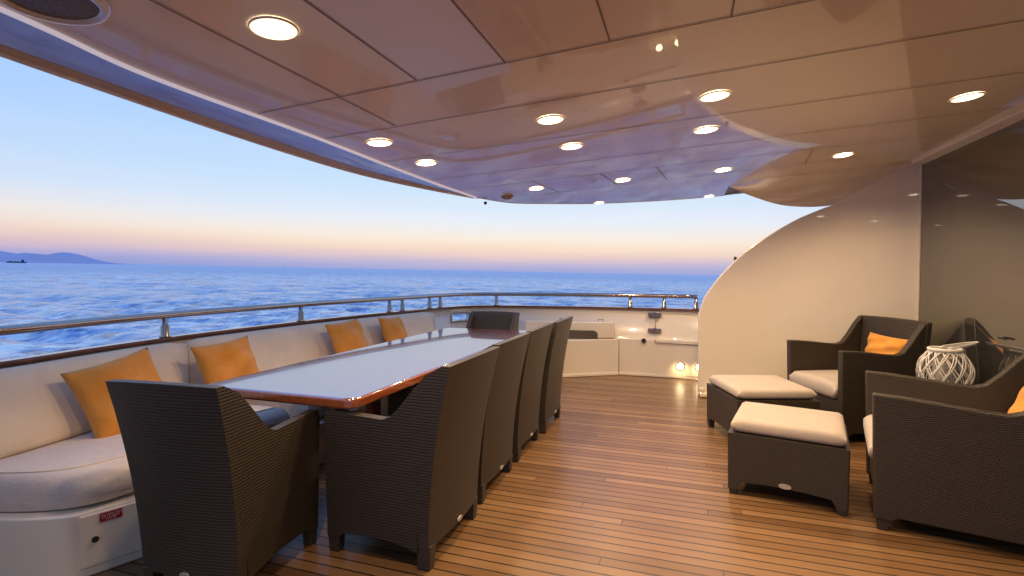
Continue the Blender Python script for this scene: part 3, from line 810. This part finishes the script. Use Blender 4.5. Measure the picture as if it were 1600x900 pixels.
pillow(.44, .44, .15, (-2.955, 1.97, .635), R(80), R(-12), R(-24), ORANGE, 'orange throw pillow on the sofa behind the near head chair, largest in view', 1)
pillow(.44, .42, .15, (-3.00, 2.71, .645), R(84), R(-4), R(-24), ORANGE, 'orange throw pillow on the sofa, second from the near end', 2)
pillow(.46, .44, .15, (-2.98, 4.03, .655), R(86), R(-3), R(-24), ORANGE, 'orange throw pillow on the sofa, third from the near end', 3)
pillow(.46, .42, .15, (-2.90, 4.70, .65), R(95), R(4), R(-24), ORANGE, 'orange throw pillow on the sofa near the far corner', 4)

# ------------------------------------------------------------------ lounge armchairs and ottomans
def rounded_cushion(mb, x0, x1, y0, y1, z0, z1, puff=.02, n=14, e=.05):
    P = []; cx, cy = (x0 + x1) / 2, (y0 + y1) / 2; hx, hy = (x1 - x0) / 2, (y1 - y0) / 2
    def surf(sg):
        P = []
        for i in range(n + 1):
            row = []
            for j in range(n + 1):
                u = math.sin((-1 + 2 * i / n) * PI / 2); v = math.sin((-1 + 2 * j / n) * PI / 2)
                du = max(0, abs(u) * hx - (hx - e)) / e; dv = max(0, abs(v) * hy - (hy - e)) / e
                q = min(1, (du ** 2 + dv ** 2) ** .5)
                sh = math.sqrt(max(0, 1 - q * q))
                zz = (z1 + z0) / 2 + sg * ((z1 - z0) / 2 * (.35 + .65 * sh) + puff * (1 - u * u) * (1 - v * v) * (sg > 0))
                rn = 1 - .012 * q
                row.append((cx + u * hx * rn, cy + v * hy * rn, zz))
            P.append(row)
        return P
    A, B = surf(1), surf(-1)
    mb.grid(A); mb.grid(B, flip=True)
    for a, b in ((A[0], B[0]), (A[-1], B[-1]), ([r_[0] for r_ in A], [r_[0] for r_ in B]), ([r_[-1] for r_ in A], [r_[-1] for r_ in B])): mb.grid([a, b])

def make_armchair(W=.76, D=.80):
    t = thing('lounge_armchair', '', 'armchair')
    HW = W / 2; yf = D / 2
    ybk = lambda z: -D / 2 + .07 - .085 * (z / .9)
    ft = lambda z: .965 + .05 * z
    TB = .905
    for sgn in (-1, 1):
        mb = MB()
        top = [(yf, .70), (yf - .12, .695), (yf - .26, .684), (yf - .42, .668), (yf - .51, .664), (yf - .56, .682), (yf - .62, .745), (yf - .69, .835), (ybk(TB) + .06, TB)]
        prof = [(yf - .015, .055)] + top + [(ybk(z) + .058, z) for z in (.75, .6, .45, .3, .15, .055)] + [(-D / 2 + .16, .058), (-D / 2 + .18, .075), (yf - .12, .075), (yf - .095, .055)]
        n = len(prof); vs = []
        for s2 in (0, 1):
            for y, z in prof:
                vs.append((sgn * (HW * ft(z) - s2 * .060), y, z))
        mb.add(vs, [tuple(range(n)), tuple(range(n, 2 * n))[::-1]] + [(i, n + i, n + (i + 1) % n, (i + 1) % n) for i in range(n)])
        mb.build('armrest', WICKA, t, bevel=.012, seg=3)
    mb = MB(); P = []; Q = []
    for z in (.06, .2, .35, .5, .65, .8, .88, TB):
        P.append([(-HW * ft(z) + 2 * HW * ft(z) * k / 10, ybk(z) - .012 * (1 - (k / 5 - 1) ** 2), z + (.006 * (1 - (k / 5 - 1) ** 2) if z > .85 else 0)) for k in range(11)])
        Q.append([(x, y + .055, z_) for x, y, z_ in P[-1]])
    mb.grid(P); mb.grid(Q, flip=True); mb.grid([P[-1], Q[-1]]); mb.grid([P[0], Q[0]])
    mb.grid([[r_[0] for r_ in P], [r_[0] for r_ in Q]]); mb.grid([[r_[-1] for r_ in P], [r_[-1] for r_ in Q]])
    mb.build('backrest', WICKA, t, bevel=.012, seg=3)
    mb = MB(); mb.box((-HW + .062, -D / 2 + .06, .09), (HW - .062, yf - .03, .315)); mb.build('seat_base', WICKA, t, bevel=.01)
    mb = MB(); rounded_cushion(mb, -HW + .066, HW - .066, -D / 2 + .075, yf + .012, .318, .445, .015); mb.build('seat_cushion', PALE, t)
    for sx in (-1, 1):
        for yy in (yf - .055, -D / 2 + .105):
            mb = MB(); x = sx * (HW * .965 - .036); a = .032
            mb.add([(x - a * .75, yy - a * .75, 0), (x + a * .75, yy - a * .75, 0), (x + a * .75, yy + a * .75, 0), (x - a * .75, yy + a * .75, 0),
                    (x - a, yy - a, .09), (x + a, yy - a, .09), (x + a, yy + a, .09), (x - a, yy + a, .09)],
                   [(0, 3, 2, 1), (4, 5, 6, 7), (0, 1, 5, 4), (1, 2, 6, 5), (2, 3, 7, 6), (3, 0, 4, 7)])
            mb.build('leg', WICKA, t, bevel=.004)
    return t
arm = make_armchair()
def facing(dx, dy): return math.atan2(dy, dx) - PI / 2          # local +y looks along (dx, dy)
arm.location = (1.40, 3.28, .001); arm.rotation_euler.z = facing(-.97, .24)
arm['label'] = 'near brown wicker lounge armchair cut off at the right edge of the view'; arm['group'] = 'wicker lounge armchairs'
arm2 = copy_tree(arm)
arm2.location = (1.345, 4.872, .001); arm2.rotation_euler.z = facing(-.915, -.40)
arm2['label'] = 'far brown wicker lounge armchair beside the wing wall with an orange pillow'
arm2.scale = (.90, .90, 1.03)

def make_ottoman(W=.61, D=.55):
    t = thing('ottoman', '', 'ottoman')
    HW, HD = W / 2, D / 2
    mb = MB()
    def side(p0, p1, h=.365):
        # panel with a shallow arch underneath, tapering slightly to the floor
        us = [0, .085, .10, .13, .3, .5, .7, .87, .90, .915, 1]
        zb = [.03, .03, .05, .080, .088, .090, .088, .080, .05, .03, .03]
        a = Vector(p0); b = Vector(p1)
        lo = [a.lerp(b, u) * .985 + Vector((0, 0, z)) for u, z in zip(us, zb)]
        mdl = [a.lerp(b, u) * .993 + Vector((0, 0, .2)) for u in us]
        hi = [a.lerp(b, u) + Vector((0, 0, h)) for u in us]
        mb.grid([lo, mdl, hi], smooth=False)
    c = [(-HW, -HD, 0), (HW, -HD, 0), (HW, HD, 0), (-HW, HD, 0)]
    for k in range(4): side(c[k], c[(k + 1) % 4])
    mb.add([(x, y, .365) for x, y, z in c], [(0, 1, 2, 3)])
    mb.add([(x * .98, y * .98, .12) for x, y, z in c], [(0, 1, 2, 3)])
    o = mb.build('frame', WICKA, t, bevel=.008)
    mb = MB(); rounded_cushion(mb, -HW + .012, HW - .012, -HD + .012, HD - .012, .368, .445, .008, e=.035); mb.build('cushion', PALE, t)
    for sx in (-1, 1):
        for sy in (-1, 1):
            mb = MB(); x = sx * (HW * .98 - .026); y = sy * (HD * .98 - .026); a = .024
            mb.add([(x - a * .85, y - a * .85, 0), (x + a * .85, y - a * .85, 0), (x + a * .85, y + a * .85, 0), (x - a * .85, y + a * .85, 0),
                    (x - a, y - a, .10), (x + a, y - a, .10), (x + a, y + a, .10), (x - a, y + a, .10)],
                   [(0, 3, 2, 1), (4, 5, 6, 7), (0, 1, 5, 4), (1, 2, 6, 5), (2, 3, 7, 6), (3, 0, 4, 7)])
            mb.build('leg', WICKA, t, bevel=.004)
    mb = MB(); mb.tube([(0, -HD * .985 - .002, .105), (0, -HD * .985 - .007, .105)], .024, 16)
    tg = mb.build('tag', TAGM, t); tg.data.transform(Matrix.Translation((0, 0, .105)) @ Matrix.Diagonal((1.35, 1, .6, 1)) @ Matrix.Translation((0, 0, -.105)))
    return t
ot = make_ottoman()
ot.location = (.618, 3.44, .001); ot.rotation_euler.z = R(-12.5)
ot['label'] = 'near brown wicker ottoman with pale cushion, standing free on the planks'; ot['group'] = 'wicker ottomans with pale cushions'
ot2 = copy_tree(ot); ot2.location = (.585, 4.44, .001); ot2.rotation_euler.z = R(18); ot2.scale = (1, 1.12, 1)
ot2['label'] = 'far brown wicker ottoman with pale cushion drawn up to the far armchair'

pillow(.42, .23, .11, (1.575, 4.89, .69), facing(-.93, -.36) + PI, R(2), R(-14), AMBER, 'orange oblong pillow leaning on the back of the far lounge armchair', 5)
pillow(.42, .36, .13, (1.67, 3.20, .60), facing(-.97, .24) + PI, R(5), R(-16), AMBER, 'orange pillow in the near armchair, cut by the right edge', 6)

# small side table and the white woven lantern
sd = thing('side_table', 'low brown wicker side table under the white lantern between the armchairs', 'table', (1.705, 4.17, .001), R(10))
mb = MB(); mb.box((-.18, -.18, .45), (.18, .18, .50)); mb.build('tabletop', WICKA, sd, bevel=.01)
for sx in (-1, 1):
    for sy in (-1, 1):
        mb = MB(); mb.box((sx * .15 - .022, sy * .15 - .022, 0), (sx * .15 + .022, sy * .15 + .022, .449)); mb.build('leg', WICKA, sd)
ln_ = thing('lantern', 'white woven openwork lantern with tilted bail handle between the armchairs', 'lantern', (1.70, 4.20, .5025)); ln_.scale = (.88, .88, .97)
prof = [(.100, .0), (.130, .03), (.155, .075), (.166, .125), (.165, .17), (.148, .22), (.120, .26), (.100, .285)]
pr = catmull([(r_, 0, z) for r_, z in prof], 5)
mb = MB()
NS = 13
for dirn in (1, -1):
    for k in range(NS):
        for dbl in (-.05, .05):
            pts = []
            for i, q in enumerate(pr):
                t = i / (len(pr) - 1)
                a = 2 * PI * k / NS + dirn * t * 1.15 + dbl * (1 + .5 * math.sin(7 * t + k))
                rr_ = q.x + .003 * dirn + .003 * math.sin(9 * t + k * 2 + dbl * 9)
                pts.append((rr_ * math.cos(a), rr_ * math.sin(a), q.z))
            mb.tube(pts, .0040, 6)
mb.build('weave', WHITEP, ln_)
for z, r_, th in ((.300, .100, .021), (.004, .100, .009)):
    mb = MB(); mb.tube([(r_ * math.cos(2 * PI * k / 32), r_ * math.sin(2 * PI * k / 32), z) for k in range(32)], th * .6, 8, closed=True)
    mb.build('rim', WHITEP, ln_)
mb = MB(); mb.lathe([(0, .012), (.075, .012), (.078, .02), (.078, .24), (.072, .245), (.070, .24), (.070, .03), (0, .03)], 28); mb.build('candle_glass', simple('frosted candle glass', (.36, .33, .30), .35), ln_)
for off in (-.006, .006):
    mb = MB(); pts = []
    for k in range(25):
        a = PI * k / 24
        lx = -.100 * math.cos(a); s_ = math.sin(a) * .25
        pts.append(Vector((s_ * .90 + off, lx * .6 + s_ * .25, .312 + s_ * .14 + off)))
    mb.tube(pts, .0048, 6); mb.build('handle', WHITEP, ln_)

# ------------------------------------------------------------------ ceiling lights
def make_light():
    t = thing('ceiling_light', '', 'light')
    mb = MB(); mb.lathe([(.0645, -.001), (.065, -.006), (.067, -.005), (.069, -.0005)], 32); mb.build('bezel', WHITEP, t)
    mb = MB(); mb.lathe([(0, -.0085), (.03, -.008), (.0645, -.0055)], 28); mb.build('lens', LENS, t)
    ld = bpy.data.lights.new('bulb', 'SPOT'); ld.energy = 41.; ld.color = (1., .69, .40); ld.spot_size = R(150); ld.spot_blend = .7; ld.shadow_soft_size = .045
    lo = bpy.data.objects.new('bulb', ld); col.objects.link(lo); lo.parent = t; lo.location = (0, 0, -.03)
    return t
lights = [(-1.169, 1.229, 'nearest recessed ceiling light, biggest in view, near the roof edge'),
          (-.640, 2.497, 'middle recessed ceiling light, nearer of the centre pair'), (-.651, 3.06, 'middle recessed ceiling light, farther of the centre pair'),
          (-1.562, 2.383, 'recessed ceiling light above the sofa side, nearer of that pair'), (-1.567, 2.918, 'recessed ceiling light above the sofa side, farther of that pair'),
          (-1.211, 4.24, 'recessed ceiling light near the far left corner of the roof'), (-.49, 4.371, 'recessed ceiling light in the far row over the chairs'),
          (.133, 2.57, 'recessed ceiling light over the ottomans, nearer of that pair'), (.118, 3.151, 'recessed ceiling light over the ottomans, farther of that pair'),
          (.303, 4.491, 'recessed ceiling light in the far row before the wing wall'), (1.153, 4.515, 'recessed ceiling light close to the wing wall cove'),
          (1.40, 3.297, 'recessed ceiling light by the glass door, rightmost of all'),
          (-.864, 5.50, 'small ceiling light at the far roof edge over the locker'), (.263, 5.97, 'small ceiling light at the far roof edge beside the wing'),
          # the same rows go on behind and above the camera
          (.32, .95, 'recessed ceiling light above and right of the camera'), (1.2, 1.0, 'recessed ceiling light before the glass door, out of view')]
pl = make_light()
tilt = math.atan(SL)
for k, (x, y, lb) in enumerate(lights):
    c = pl if k == 0 else copy_tree(pl)
    c.location = (x, y, zc(x) - .001); c.rotation_euler = (0, -tilt, 0)
    if k in (12, 13): c.scale = (.8, .8, .8)
    c['label'] = lb; c['group'] = 'recessed ceiling lights'

sp = thing('ceiling_speaker', 'round dark mesh ceiling speaker cut off at the top left', 'speaker', (-1.545, .868, zc(-1.545) - .001)); sp.rotation_euler = (0, -tilt, 0)
mb = MB(); mb.lathe([(.098, -.004), (.104, -.016), (.118, -.014), (.126, -.001)], 40); mb.build('bezel', GEL, sp)
mb = MB(); mb.lathe([(0, -.010), (.05, -.010), (.099, -.007)], 40)
gm, gnt, gp = mat('speaker mesh'); vz = N(gnt, 'ShaderNodeTexVoronoi'); vz.inputs['Scale'].default_value = 160; L(gnt, objc(gnt), vz.inputs['Vector'])
L(gnt, ramp(gnt, vz.outputs['Distance'], [(.2, (.035, .03, .027)), (.6, (.16, .135, .115))]), gp.inputs['Base Color'])
mb.build('grille', gm, sp)
ss = thing('ceiling_sensor', 'small brown dome sensor at the far corner of the ceiling', 'sensor', (-1.552, 4.45, zc(-1.552) - .001))
mb = MB(); mb.lathe([(.0, -.03), (.035, -.027), (.055, -.012), (.058, 0)], 20); mb.build('dome', simple('tan dome', (.33, .20, .11), .3, coat=.5), ss)
mb = MB(); mb.lathe([(.058, -.001), (.066, -.003), (.066, 0)], 20); mb.build('base_ring', GEL, ss)
el_ = MB(); el_.lathe([(0, -.028), (.012, -.024), (.016, -.01), (.013, 0)], 12, c=(0, 0, 0)); o = el_.build('roof_eyelet', DARK); o.location = (-1.80, 4.53, zc(-1.8) - .01)
tag(o, 'tiny black fitting hanging under the roof edge by the corner', 'fitting')
